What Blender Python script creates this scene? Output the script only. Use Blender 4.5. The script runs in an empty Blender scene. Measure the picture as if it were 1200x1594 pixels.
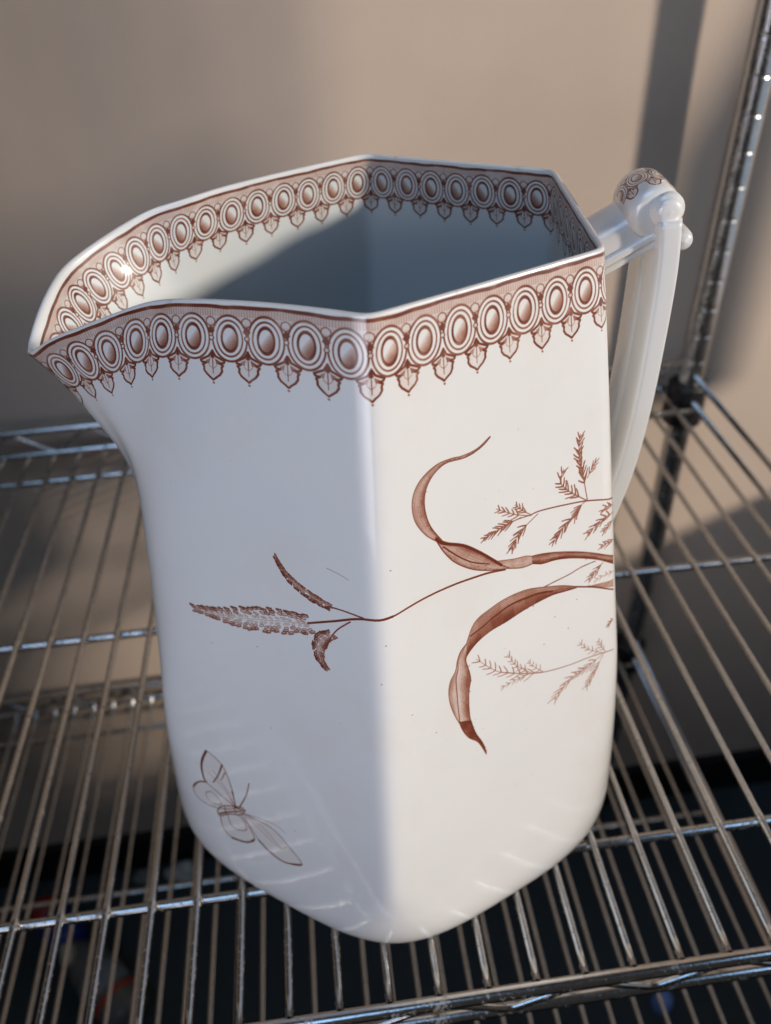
import bpy, bmesh, math, random
import numpy as np
from mathutils import Matrix, Vector

IN = 0.0254                                  # everything below is laid out in inches
scene = bpy.context.scene
random.seed(4)
rng = np.random.default_rng(4)
PI = math.pi

# ------------------------------------------------------------------ camera
cam_data = bpy.data.cameras.new('camera')
cam = bpy.data.objects.new('camera', cam_data)
scene.collection.objects.link(cam)
CAM = Vector((0.152684, -5.928331, 17.353617))
R_RIGHT = Vector((0.991931, -0.11564, -0.051972))
R_UP = Vector((0.113542, 0.627883, 0.769981))
R_BACK = Vector((-0.056408, -0.769669, 0.635947))
M = Matrix((R_RIGHT, R_UP, R_BACK)).transposed().to_4x4()
M.translation = CAM * IN
cam.matrix_world = M
cam_data.sensor_fit = 'VERTICAL'
cam_data.lens = 6.8
cam_data.sensor_height = 6.8 * 1594 / 1213.43
cam_data.sensor_width = cam_data.sensor_height * 1200 / 1594
cam_data.clip_start = 0.01
cam_data.clip_end = 50
cam_data.dof.use_dof = True
cam_data.dof.focus_distance = 12.0 * IN
cam_data.dof.aperture_fstop = 1.9
scene.camera = cam

# ------------------------------------------------------------------ world, lamps, exposure
world = bpy.data.worlds.new('World')
scene.world = world
world.use_nodes = True
bg = world.node_tree.nodes['Background']
bg.inputs['Color'].default_value = (0.64, 0.60, 0.57, 1)
bg.inputs['Strength'].default_value = 0.055
scene.view_settings.view_transform = 'Standard'
scene.view_settings.look = 'None'
scene.view_settings.exposure = 0.0
scene.view_settings.gamma = 1.0

SUN_AZ, SUN_EL = math.radians(-33), math.radians(15.5)
sun_dir = Vector((math.cos(SUN_AZ) * math.cos(SUN_EL), math.sin(SUN_AZ) * math.cos(SUN_EL), math.sin(SUN_EL)))


def add_light(name, kind, loc, target, energy, color):
    d = bpy.data.lights.new(name, kind)
    d.energy = energy
    d.color = color
    o = bpy.data.objects.new(name, d)
    scene.collection.objects.link(o)
    o.location = Vector(loc) * IN
    o.rotation_euler = (Vector(target) - Vector(loc)).to_track_quat('-Z', 'Y').to_euler()
    return o


key = add_light('low_sunlight_through_window', 'SPOT', Vector((2, 8, 8)) + sun_dir * 190, (2, 8, 6), 940, (1.0, 0.88, 0.75))
key.data.spot_size = math.radians(40)
key.data.spot_blend = 0.3
key.data.shadow_soft_size = 0.17
sky_right = add_light('sky_in_right_window', 'AREA', (31.3, -1.5, 15), (0, -1.5, 15), 1.5, (0.60, 0.80, 1.0))
sky_right.data.shape = 'RECTANGLE'
sky_right.data.size, sky_right.data.size_y = 1.18, .9
fill = add_light('left_fill_lamp', 'AREA', (-15, -18, 10), (0, 4, 8), 0.43, (0.90, 0.89, 1.0))  # soft fill lamp added for the jug's left face
fill.data.shape = 'RECTANGLE'
fill.data.size, fill.data.size_y = .48, .48
fill.data.spread = math.radians(66)
blue_fill = add_light('high_blue_fill_lamp', 'AREA', (-16, -24, 62), (2, 8, 11), 1.1, (0.36, 0.62, 1.0))  # lamp added to turn the jug's inner right wall blue
blue_fill.data.shape = 'RECTANGLE'
blue_fill.data.size, blue_fill.data.size_y = 1.0, 1.0
blue_fill.data.spread = math.radians(55)


# ------------------------------------------------------------------ helpers
def link(o, parent=None):
    scene.collection.objects.link(o)
    if parent is not None:
        o.parent = parent
    return o


def mesh_obj(name, verts, faces, mat, parent=None, smooth=True):
    me = bpy.data.meshes.new(name)
    me.from_pydata([tuple(np.asarray(v, float) * IN) for v in verts], [], faces)
    me.update()
    if mat:
        me.materials.append(mat)
    if smooth:
        me.polygons.foreach_set('use_smooth', [True] * len(me.polygons))
    return link(bpy.data.objects.new(name, me), parent)


def thing(name, loc, label, cat, group=None):
    o = bpy.data.objects.new(name, None)
    o.empty_display_size = 0.02
    o.location = Vector(loc) * IN
    o['label'] = label
    o['category'] = cat
    if group:
        o['group'] = group
    return link(o)


def adopt(o, parent):
    """parent a mesh built in room coordinates"""
    o.parent = parent
    o.location = -parent.location if parent.parent is None else o.location
    return o


def tube(pts, r, n=8, caps=True):
    pts = [np.asarray(p, float) for p in pts]
    rr = r if hasattr(r, '__len__') else [r] * len(pts)
    V, F = [], []
    up = np.array([0.0, 0, 1])
    for i, p in enumerate(pts):
        t = (pts[min(i + 1, len(pts) - 1)] - pts[max(i - 1, 0)])
        t = t / np.linalg.norm(t)
        a = np.cross(t, up if abs(t[2]) < .9 else np.array([1.0, 0, 0]))
        a /= np.linalg.norm(a)
        b = np.cross(a, t)
        for k in range(n):
            th = 2 * PI * k / n
            V.append(p + rr[i] * (a * math.cos(th) + b * math.sin(th)))
    for i in range(len(pts) - 1):
        for k in range(n):
            F.append((i * n + k, i * n + (k + 1) % n, (i + 1) * n + (k + 1) % n, (i + 1) * n + k))
    if caps:
        F.append(tuple(range(n)))
        F.append(tuple(range((len(pts) - 1) * n, len(pts) * n))[::-1])
    return V, F


def lathe(profile, center=(0, 0), n=28):
    V, F = [], []
    for r, z in profile:
        for k in range(n):
            th = 2 * PI * k / n
            V.append((center[0] + r * math.cos(th), center[1] + r * math.sin(th), z))
    for i in range(len(profile) - 1):
        for k in range(n):
            F.append((i * n + k, i * n + (k + 1) % n, (i + 1) * n + (k + 1) % n, (i + 1) * n + k))
    return V, F


def smooth_path(pts, n):
    pts = np.array(pts, float)
    m = len(pts)
    out = []
    for q in np.linspace(0, m - 1, n):
        i = min(int(q), m - 2)
        f = q - i
        p0, p1, p2, p3 = pts[max(i - 1, 0)], pts[i], pts[i + 1], pts[min(i + 2, m - 1)]
        out.append(.5 * ((2 * p1) + (p2 - p0) * f + (2 * p0 - 5 * p1 + 4 * p2 - p3) * f * f + (3 * p1 - p0 - 3 * p2 + p3) * f ** 3))
    return np.array(out)


def box(x0, x1, y0, y1, z0, z1):
    V = [(x, y, z) for z in (z0, z1) for y in (y0, y1) for x in (x0, x1)]
    F = [(0, 2, 3, 1), (4, 5, 7, 6), (0, 1, 5, 4), (2, 6, 7, 3), (0, 4, 6, 2), (1, 3, 7, 5)]
    return V, F


class NT:
    def __init__(self, name):
        self.m = bpy.data.materials.new(name)
        self.m.use_nodes = True
        self.t = self.m.node_tree
        self.bsdf = self.t.nodes['Principled BSDF']

    def n(self, kind, **kw):
        o = self.t.nodes.new(kind)
        for k, v in kw.items():
            if k in o.inputs:
                o.inputs[k].default_value = v
            else:
                setattr(o, k, v)
        return o

    def l(self, a, b):
        self.t.links.new(a, b)

    def noise(self, scale, detail=4, rough=.55, vec=None):
        o = self.n('ShaderNodeTexNoise')
        o.inputs['Scale'].default_value = scale
        o.inputs['Detail'].default_value = detail
        o.inputs['Roughness'].default_value = rough
        if vec is None:
            if not hasattr(self, 'tc'):
                self.tc = self.n('ShaderNodeTexCoord')
            vec = self.tc.outputs['Object']
        self.l(vec, o.inputs['Vector'])
        return o.outputs['Fac']

    def ramp(self, fac, stops):
        o = self.n('ShaderNodeValToRGB')
        e = o.color_ramp.elements
        while len(e) < len(stops):
            e.new(.5)
        for i, (p, c) in enumerate(stops):
            e[i].position = p
            e[i].color = (*c, 1) if len(c) == 3 else c
        self.l(fac, o.inputs['Fac'])
        return o.outputs['Color']

    def mix(self, fac, a, b, mode='MIX'):
        o = self.n('ShaderNodeMix', data_type='RGBA', blend_type=mode)
        for s, i in ((fac, 0), (a, 6), (b, 7)):
            if isinstance(s, (int, float)):
                o.inputs[i].default_value = s
            elif isinstance(s, tuple):
                o.inputs[i].default_value = (*s, 1)
            else:
                self.l(s, o.inputs[i])
        return o.outputs[2]

    def math(self, op, a, b=0.0, c=None):
        o = self.n('ShaderNodeMath', operation=op)
        for i, s in enumerate((a, b) if c is None else (a, b, c)):
            if isinstance(s, (int, float)):
                o.inputs[i].default_value = s
            else:
                self.l(s, o.inputs[i])
        return o.outputs[0]

    def bump(self, h, strength, dist):
        o = self.n('ShaderNodeBump')
        o.inputs['Strength'].default_value = strength
        o.inputs['Distance'].default_value = dist
        self.l(h, o.inputs['Height'])
        self.l(o.outputs['Normal'], self.bsdf.inputs['Normal'])
        return o.outputs['Normal']

    def set(self, **kw):
        for k, v in kw.items():
            s = self.bsdf.inputs[k.replace('_', ' ')]
            if isinstance(v, (int, float)):
                s.default_value = v
            elif isinstance(v, tuple):
                s.default_value = (*v, 1)
            else:
                self.l(v, s)


def aged_chrome(name, rust=.5, rough=.2, tint=(.58, .56, .53)):
    t = NT(name)
    a = t.noise(60, 5, .7)
    b = t.noise(400, 3, .7)
    col = t.ramp(a, [(.3, tuple(c * .8 for c in tint)), (.7, tint)])
    spot = t.ramp(t.math('MULTIPLY', a, b), [(.30, (0, 0, 0)), (.36, (1, 1, 1))])
    f = t.math('MULTIPLY', spot, rust)
    t.set(Base_Color=t.mix(f, col, (.23, .15, .07)), Metallic=t.math('SUBTRACT', 1.0, t.math('MULTIPLY', f, .8)),
          Roughness=t.math('ADD', t.math('MULTIPLY', f, .4), t.ramp(b, [(.3, (rough * .8,) * 3), (.8, (rough * 1.5,) * 3)])))
    t.bump(b, .12, .0006)
    return t.m


M_WIRE = aged_chrome('aged_chrome_wire', .65, .20, (.56, .555, .54))
M_RAIL = aged_chrome('chrome_rail', .35, .16, (.62, .61, .60))
M_POST = aged_chrome('chrome_post', .12, .21, (.60, .61, .63))

# ------------------------------------------------------------------ setting
WALL_Y = 22.3
FLOOR_Z = -34.5


def wall_material():
    t = NT('beige_painted_plaster')
    a = t.noise(7, 4, .6)
    b = t.noise(260, 4, .6)
    t.set(Base_Color=t.ramp(a, [(.3, (.52, .415, .335)), (.7, (.57, .46, .375))]), Roughness=.75)
    t.bump(b, .25, .0008)
    return t.m


M_WALL = wall_material()
w = mesh_obj('back_wall', *box(-70, 62, WALL_Y, WALL_Y + 5, FLOOR_Z, 75), M_WALL, smooth=False)
w['kind'] = 'structure'


def floor_material():
    t = NT('dark_teal_carpet')
    a = t.noise(4, 3, .5)
    b = t.noise(500, 3, .7)
    c = t.mix(t.ramp(b, [(.35, (0, 0, 0)), (.65, (1, 1, 1))]), t.ramp(a, [(.35, (.018, .027, .032)), (.7, (.036, .054, .062))]), (.055, .072, .080))
    t.set(Base_Color=c, Roughness=.9)
    t.bump(b, .6, .002)
    return t.m


f = mesh_obj('floor', [(-70, -60, FLOOR_Z), (62, -60, FLOOR_Z), (62, WALL_Y, FLOOR_Z), (-70, WALL_Y, FLOOR_Z)], [(0, 1, 2, 3)], floor_material(), smooth=False)
f['kind'] = 'structure'


def plain(name, col, rough=.5, **kw):
    t = NT(name)
    a = t.noise(30, 4)
    t.set(Base_Color=t.ramp(a, [(.3, tuple(c * .82 for c in col)), (.7, col)]), Roughness=rough, **kw)
    return t.m


bb = mesh_obj('baseboard', *box(-70, 62, WALL_Y - .55, WALL_Y - .002, FLOOR_Z + .01, FLOOR_Z + 3.7), plain('black_rubber_baseboard', (.006, .005, .005), .6), smooth=False)
bb['kind'] = 'structure'

WIN_X = 30


def window_wall_with_blockers():
    """unseen window wall right of the rack; raised sill, bars, box and slanted slab added to cast shadows"""
    V, F = [], []

    def add(vf):
        n = len(V)
        V.extend(vf[0])
        F.extend([tuple(i + n for i in f) for f in vf[1]])
    x0, x1 = WIN_X, WIN_X + 1.0
    add(box(x0, x1 + 4, -58, 22.28, FLOOR_Z, -3.2))
    add(box(x0, x1 + 4, -58, 22.28, 44, 75))
    add(box(x0, x1 + 4, -58, -34, -3.2, 44))
    add(box(x0, x1 + .5, -33.99, -8.8, -3.19, 10.0))  # raised sill, added to keep the key light off the front wires
    for y, wd, z0 in ((-7.0, 1.5, 13), (-3.6, 1.3, 13), (-.8, .7, 19)):  # unseen bars added to dim the upper left of the back wall
        add(box(x0 + .1, x0 + .9, y - wd / 2, y + wd / 2, z0, 43.99))
    add(box(x0 + .12, x0 + .88, -9.6, -.6, 12.4, 20.0))  # unseen box added to shade the lower left of the back wall
    poly = [(8.7, 14.4), (10.5, 19.3), (11.6, 19.0), (11.6, 4.6), (8.7, 5.2)]  # slanted slab added to darken the wall beside the post
    n = len(poly)
    V0 = [(x0 + .2, y, z) for y, z in poly] + [(x0 + .8, y, z) for y, z in poly]
    add((V0, [tuple(range(n))[::-1], tuple(range(n, 2 * n))] + [(i, (i + 1) % n, n + (i + 1) % n, n + i) for i in range(n)]))
    o = mesh_obj('window_wall_with_blockers', V, F, M_WALL, smooth=False)
    o['kind'] = 'structure'


window_wall_with_blockers()

# ------------------------------------------------------------------ wire shelves
X0, X1 = -21.0, 14.9
DEPTH = 20.6


def zigzag(x0, x1, y, z0, z1, half=1.5):
    pts = []
    n = int((x1 - x0) / half)
    for i in range(n + 1):
        x = x0 + i * (x1 - x0) / n
        zz = z1 if i % 2 else z0
        pts += [(x - .14, y, zz), (x + .14, y, zz)]
    return pts


def make_shelf(label):
    root = thing('wire_shelf', (0, 0, 0), label, 'wire shelf', 'chrome wire shelves of one rack')
    ys, rs = [-.12, .3], [.088, .088]
    for y in (2.55, 10.99, 19.6):                 # a little weld where the wire crosses each bar
        ys += [y - .22, y - .10, y, y + .10, y + .22]
        rs += [.088, .098, .103, .098, .088]
    ys += [21.25]
    rs += [.088]
    V, F = tube([(0, y, -.088) for y in ys], rs, 8)
    first = None
    for n in range(-20, 15):
        if first is None:
            first = mesh_obj('wire', V, F, M_WIRE, root)
            o = first
        else:
            o = first.copy()
            link(o, root)
        o.location = (n * IN, 0, 0)
    V, F = tube([(X0, 0, 0), (-8, 0, 0), (4, 0, 0), (X1, 0, 0)], .12, 8)
    bar0 = None
    for y in (2.55, 10.99, 19.6):
        if bar0 is None:
            bar0 = mesh_obj('support_bar', V, F, M_WIRE, root)
            o = bar0
        else:
            o = bar0.copy()
            link(o, root)
        o.location = (0, y * IN, -.285 * IN)
    V, F = tube([(X0, 0, 0), (-8, 0, 0), (4, 0, 0), (X1, 0, 0)], .145, 10)
    rail0 = None
    for y, z in ((-.24, -.12), (-.22, -1.02), (21.35, -.12), (21.35, .95)):
        if rail0 is None:
            rail0 = mesh_obj('rail', V, F, M_RAIL, root)
            o = rail0
        else:
            o = rail0.copy()
            link(o, root)
        o.location = (0, y * IN, z * IN)
    mesh_obj('truss_wire', *tube(zigzag(X0 + .5, X1 - .2, -.24, -.22, -.92), .085, 6), M_RAIL, root)
    mesh_obj('truss_wire', *tube(zigzag(X0 + 1.0, X1 - .2, 21.35, -.02, .85), .085, 6), M_RAIL, root)
    for x in (X0 - .1, X1):
        for z in (-.12, .95):
            mesh_obj('side_rail', *tube([(x, .2, z), (x, 10, z), (x, 20.9, z)], .12, 8), M_RAIL, root)
    prof = [(.52, -1.3), (.80, -1.3), (.83, -1.2), (.78, .35), (.80, .45), (.74, .52), (.56, .56), (.52, .56)]
    for x, y in ((X1, DEPTH), (X0 - .1, DEPTH), (X1, .3), (X0 - .1, .3)):
        mesh_obj('corner_sleeve', *lathe(prof, (x, y), 24), M_SLEEVE, root)
    return root


M_SLEEVE = plain('dark_sleeve', (.03, .03, .032), .35, Metallic=.4)


def copy_tree(o, parent=None):
    c = o.copy()
    link(c, parent)
    for ch in list(o.children):
        copy_tree(ch, c)
    return c


shelf = make_shelf('upper chrome wire shelf that the white pitcher stands on')
low = copy_tree(shelf)
low.location = (0, 0, -16.0 * IN)
low['label'] = 'lower chrome wire shelf seen blurred through the one above'


def make_post(label):
    root = thing('shelf_post', (0, 0, 0), label, 'shelf post', 'posts of the rack')
    prof = []
    z = FLOOR_Z + 1
    r = .5
    prof += [(.3, z - .98), (.42, z - .9), (.3, z - .3), (r, z)]
    g = 1.12
    k = z + .4
    while k < 40:
        prof += [(r, k - .10), (r, k - .055), (r - .006, k - .046), (r - .006, k + .046), (r, k + .055), (r, k + .10)]
        k += g
    prof.append((r, 40))
    prof.append((.0, 40.1))
    mesh_obj('post_tube', *lathe(prof, (0, 0), 28), M_POST, root)
    return root


post = make_post('chrome ringed shelf post at the back right corner, beside the jug handle')
post.location = (X1 * IN, DEPTH * IN, 0)


def add_numerals(root):
    """the height numbers stamped into the post beside each ring, bent round the tube towards the aisle"""
    ink = plain('stamped_number', (.012, .012, .014), .5)
    face = math.atan2(-26.5, -14.7)
    for n in range(29, 45):
        cu = bpy.data.curves.new('numeral', 'FONT')
        cu.body = str(n - 28)
        cu.size = .52
        cu.align_x = 'CENTER'
        tmp = bpy.data.objects.new('numeral', cu)
        me = bpy.data.meshes.new_from_object(tmp)
        bpy.data.objects.remove(tmp)
        b = bmesh.new()
        b.from_mesh(me)
        bmesh.ops.subdivide_edges(b, edges=list(b.edges), cuts=1)
        z0 = FLOOR_Z + 1.4 + n * 1.12 + .16
        for v in b.verts:
            th = face + v.co.x / .5
            v.co = Vector((.504 * math.cos(th), .504 * math.sin(th), v.co.y + z0)) * IN
        b.to_mesh(me)
        b.free()
        me.materials.append(ink)
        link(bpy.data.objects.new('numeral', me), root)


add_numerals(post)

# ------------------------------------------------------------------ the pitcher
H = 13.06
C0 = np.array([1.06, 6.63])
PH = math.radians(-5.3)
EU = -np.array([math.cos(PH), math.sin(PH)])      # towards the spout
EV = np.array([-math.sin(PH), math.cos(PH)])      # away from the camera
# hexagon corners (u, v) at the rim and near the foot: F, Rn, Rf, B, Lb, Lf
TOP = np.array([(-.03, -3.62), (-3.40, -1.90), (-3.40, 1.86), (-.03, 3.62), (3.30, 1.95), (3.30, -1.95)])
LOW = np.array([(.20, -5.72), (-4.86, -2.72), (-4.86, 2.72), (.20, 5.72), (5.20, 2.70), (5.20, -2.70)]) * 1.029
LOW += np.array([(.024, -.285), (.08, -.665), (.08, .665), (.024, .285), (-.03, .497), (-.03, -.497)])
ZLOW = 1.3
NS = 30
# the poured lip between the two spout corners: (fraction, u, v, z); the beak leans a little to the near side
LIP = smooth_path([(0, 3.30, 1.95, 12.95), (.12, 3.84, 1.90, 12.82), (.28, 4.63, 1.50, 12.55), (.44, 5.30, .82, 12.28), (.57, 5.52, .20, 12.06),
                   (.66, 5.68, -.38, 11.72), (.73, 5.72, -.80, 11.44), (.80, 5.20, -1.14, 11.78), (.90, 4.55, -1.46, 12.14), (.95, 4.0, -1.68, 12.45),
                   (1.0, 3.30, -1.95, 12.75)], 121)
SWELL = [(0, 0), (.35, .01), (.5, .10), (.65, .17), (.80, .26), (.9, .56), (.96, .80), (1.0, 1.0)]
Z_LF, Z_LB = 12.75, 12.95


def columns(S, Fr, taus, inset=0.0):
    """points of the hexagonal wall: side S, fraction Fr along it, height fraction tau -> rows x columns x 3"""
    lip = [np.interp(Fr, LIP[:, 0], LIP[:, i]) for i in (1, 2, 3)]
    zr = np.where(S == 4, lip[2], np.where(S == 5, Z_LF + (H - Z_LF) * (1 - (1 - Fr) ** 2), np.where(S == 3, H + (Z_LB - H) * Fr ** 2, H)))
    z = taus[:, None] * zr[None, :]
    t = (z - ZLOW) / (H - ZLOW)
    C = LOW + (TOP - LOW) * t[..., None, None]
    q = np.clip((1.34 - z) / 1.34, 0, 1)
    m = 1 - .092 * (1 - (1 - q ** 3.18) ** (1 / 3.18))
    cen = C.mean(axis=2, keepdims=True)
    C = cen + (C - cen) * m[..., None, None] * (1 - inset / 4.2)
    w_side = .05 + .303 * np.clip((5.63 - z) / 5.63, 0, 1) ** 1.31
    w_front = .05 + .30 * np.clip((2.4 - z) / 2.4, 0, 1) ** 1.3
    ii, jj = np.meshgrid(range(z.shape[0]), range(z.shape[1]), indexing='ij')
    a, b = C[ii, jj, S[None, :]], C[ii, jj, (S[None, :] + 1) % 6]
    p = a + (b - a) * Fr[None, :, None]
    for off, dd in ((0, Fr), (1, 1 - Fr)):
        cr = (S + off) % 6
        ws = np.where(np.isin(cr, (0, 3))[None, :], w_front, w_side)
        w = np.where(np.isin(cr, (4, 5))[None, :], np.maximum(ws, .05 + .08 * np.clip((taus[:, None] - .2) / .55, 0, 1) ** 1.2), ws)
        c0 = C[ii, jj, cr[None, :]]
        pv, nx = C[ii, jj, (cr[None, :] - 1) % 6] - c0, C[ii, jj, (cr[None, :] + 1) % 6] - c0
        w = 1.5 * w
        g = np.where(dd[None, :] < w, w / 6 * (1 - dd[None, :] / w) ** 3, 0)
        p = p + (pv + nx) * g[..., None]
    sw = smooth_path(SWELL, 61)
    grow = np.interp(np.clip(taus, 0, 1), sw[:, 0], sw[:, 1])[:, None] * (.975 if inset else 1.0)
    tr = (zr - ZLOW) / (H - ZLOW)
    c4, c5 = (LOW[i] + (TOP[i] - LOW[i]) * tr[:, None] for i in (4, 5))
    hx = c4 + (c5 - c4) * Fr[:, None]
    ease = np.clip(np.minimum(Fr, 1 - Fr) / .10, 0, 1)
    ease = ease * ease * (3 - 2 * ease)
    du, dv = np.where(S == 4, (lip[0] - hx[:, 0]) * ease, 0), np.where(S == 4, (lip[1] - hx[:, 1]) * ease, 0)
    xy = C0 + (p[..., 0] + grow * du)[..., None] * EU + (p[..., 1] + grow * dv)[..., None] * EV
    return np.concatenate([xy, z[..., None]], axis=2)


def side_params():
    S, Fr = [], []
    for s in range(6):
        n = NS if s != 4 else 48
        for i in range(n):
            x = i / n
            S.append(s)
            Fr.append(x - math.sin(2 * PI * x) / (2 * PI) * .62)      # closer together at the corners
    return np.array(S), np.array(Fr)


SIDE, FRAC = side_params()
NCOL = len(SIDE)


def soften(P, taus, passes=75):
    """let the faces flow into the spout: relax the columns round the two spout corners, more towards the rim"""
    w = np.zeros(NCOL)
    for side in (4, 5):
        k0 = int(np.argmax(SIDE == side))
        for j in range(-13, 14):
            w[(k0 + j) % NCOL] = max(w[(k0 + j) % NCOL], .5 * math.cos(j / 14 * PI / 2) ** 2)
    wt = w[None, :, None] * np.clip((taus - .28) / .25, 0, 1)[:, None, None]
    for _ in range(passes):
        P = P + wt * ((np.roll(P, 1, axis=1) + np.roll(P, -1, axis=1)) / 2 - P)
    return P


def build_body_points():
    lo = [.26 * (1 - math.cos(x)) for x in np.linspace(0, PI / 2, 24)]
    otaus = np.array(lo + list(np.linspace(.26, 1, 70))[1:])
    outer = soften(columns(SIDE, FRAC, otaus), otaus)
    itaus = np.array(list(np.linspace(1, .10, 50)) + [.075, .06])
    inner = soften(columns(SIDE, FRAC, itaus, .115), itaus)
    for i in range(len(itaus)):
        q = max(0, (.26 - itaus[i]) / .2)
        cen = inner[i].mean(axis=0)
        inner[i][:, :2] = cen[:2] + (inner[i][:, :2] - cen[:2]) * (1 - .5 * q ** 2)
    return outer, inner


OUTER, INNER = build_body_points()


def rim_and_uv():
    """rows of the closed skin with (U,V) in inches: U round the rim, V down from the rim (outside > 0, inside < 0)"""
    top = OUTER[-1]
    nxt = np.roll(top, -1, axis=0)
    seg = np.linalg.norm(nxt - top, axis=1)
    U = np.concatenate([[0], np.cumsum(seg * np.where(SIDE == 4, .70, np.where(SIDE == 5, .86, 1.0)))])
    tin = INNER[0]
    seg = np.linalg.norm(np.roll(tin, -1, axis=0) - tin, axis=1)
    UI = np.concatenate([[0], np.cumsum(seg)])

    def down(rows):
        d = np.zeros(rows.shape[:2])
        for i in range(1, len(rows)):
            d[i] = d[i - 1] + np.linalg.norm(rows[i] - rows[i - 1], axis=1)
        return d
    vo = down(OUTER[::-1])[::-1]
    vi = down(INNER)
    rows = [(OUTER[i], vo[i]) for i in range(len(OUTER) - 1)]
    # rounded lip
    o, n = OUTER[-1], INNER[0]
    mid = (o + n) / 2
    h = np.linalg.norm(o - n, axis=1)[:, None] / 2
    for a in np.linspace(0, PI, 9):
        p = mid + (o - n) / 2 * math.cos(a)
        p = p + np.array([0, 0, 1.0]) * (math.sin(a) - .0) * h * .8
        rows.append((p, np.full(len(o), 0.0 if a < PI / 2 else -.0)))
    for i in range(1, len(INNER)):
        rows.append((INNER[i], -vi[i]))
    return rows, U, UI


ROWS, URIM, UINNER = rim_and_uv()


def print_x():
    """distance round the wall from the front edge at every outer row, negative to the left"""
    seg = np.linalg.norm(np.roll(OUTER, -1, axis=1) - OUTER, axis=2)
    x = np.zeros((OUTER.shape[0], NCOL + 1))
    x[:, 1:] = np.cumsum(seg, axis=1)
    tot = x[:, -1:].copy()
    half = NCOL // 2
    x[:, half + 1:] -= tot
    return x


PRX = print_x()


def build_body():
    nr, nc = len(ROWS), NCOL
    co = np.concatenate([r[0] for r in ROWS])
    verts = [tuple(v * IN) for v in co]
    faces, uvs, uv2 = [], [], []
    for i in range(nr - 1):
        for k in range(nc):
            k2 = (k + 1) % nc
            faces.append((i * nc + k, i * nc + k2, (i + 1) * nc + k2, (i + 1) * nc + k))
            ring = URIM if i < len(OUTER) + 3 else UINNER
            ua, ub = ring[k], ring[k + 1]
            va, vb = ROWS[i][1], ROWS[i + 1][1]
            uvs += [(ua, va[k]), (ub, va[k2]), (ub, vb[k2]), (ua, vb[k])]
            xa, xb = PRX[min(i, len(PRX) - 1)][k], PRX[min(i, len(PRX) - 1)][k + 1]
            xc, xd = PRX[min(i + 1, len(PRX) - 1)][k + 1], PRX[min(i + 1, len(PRX) - 1)][k]
            uv2 += [(xa, va[k]), (xb, va[k2]), (xc, vb[k2]), (xd, vb[k])]
    # outer foot and inner floor
    base = tuple(range(nc))[::-1]
    last = tuple(range((nr - 1) * nc, nr * nc))
    nb = len(faces)
    faces += [base, last]
    uvs += [(0, 9.0)] * nc + [(0, -9.0)] * nc
    uv2 += [(0, 30.0)] * (2 * nc)
    me = bpy.data.meshes.new('body')
    me.from_pydata(verts, [], faces)
    uvl = me.uv_layers.new(name='UVMap')
    uvl.data.foreach_set('uv', np.array(uvs, float).ravel())
    uvl = me.uv_layers.new(name='PrintMap')
    uvl.data.foreach_set('uv', np.array(uv2, float).ravel())
    me.polygons.foreach_set('use_smooth', [True] * nb + [False] * 2)
    me.update()
    return me


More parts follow.
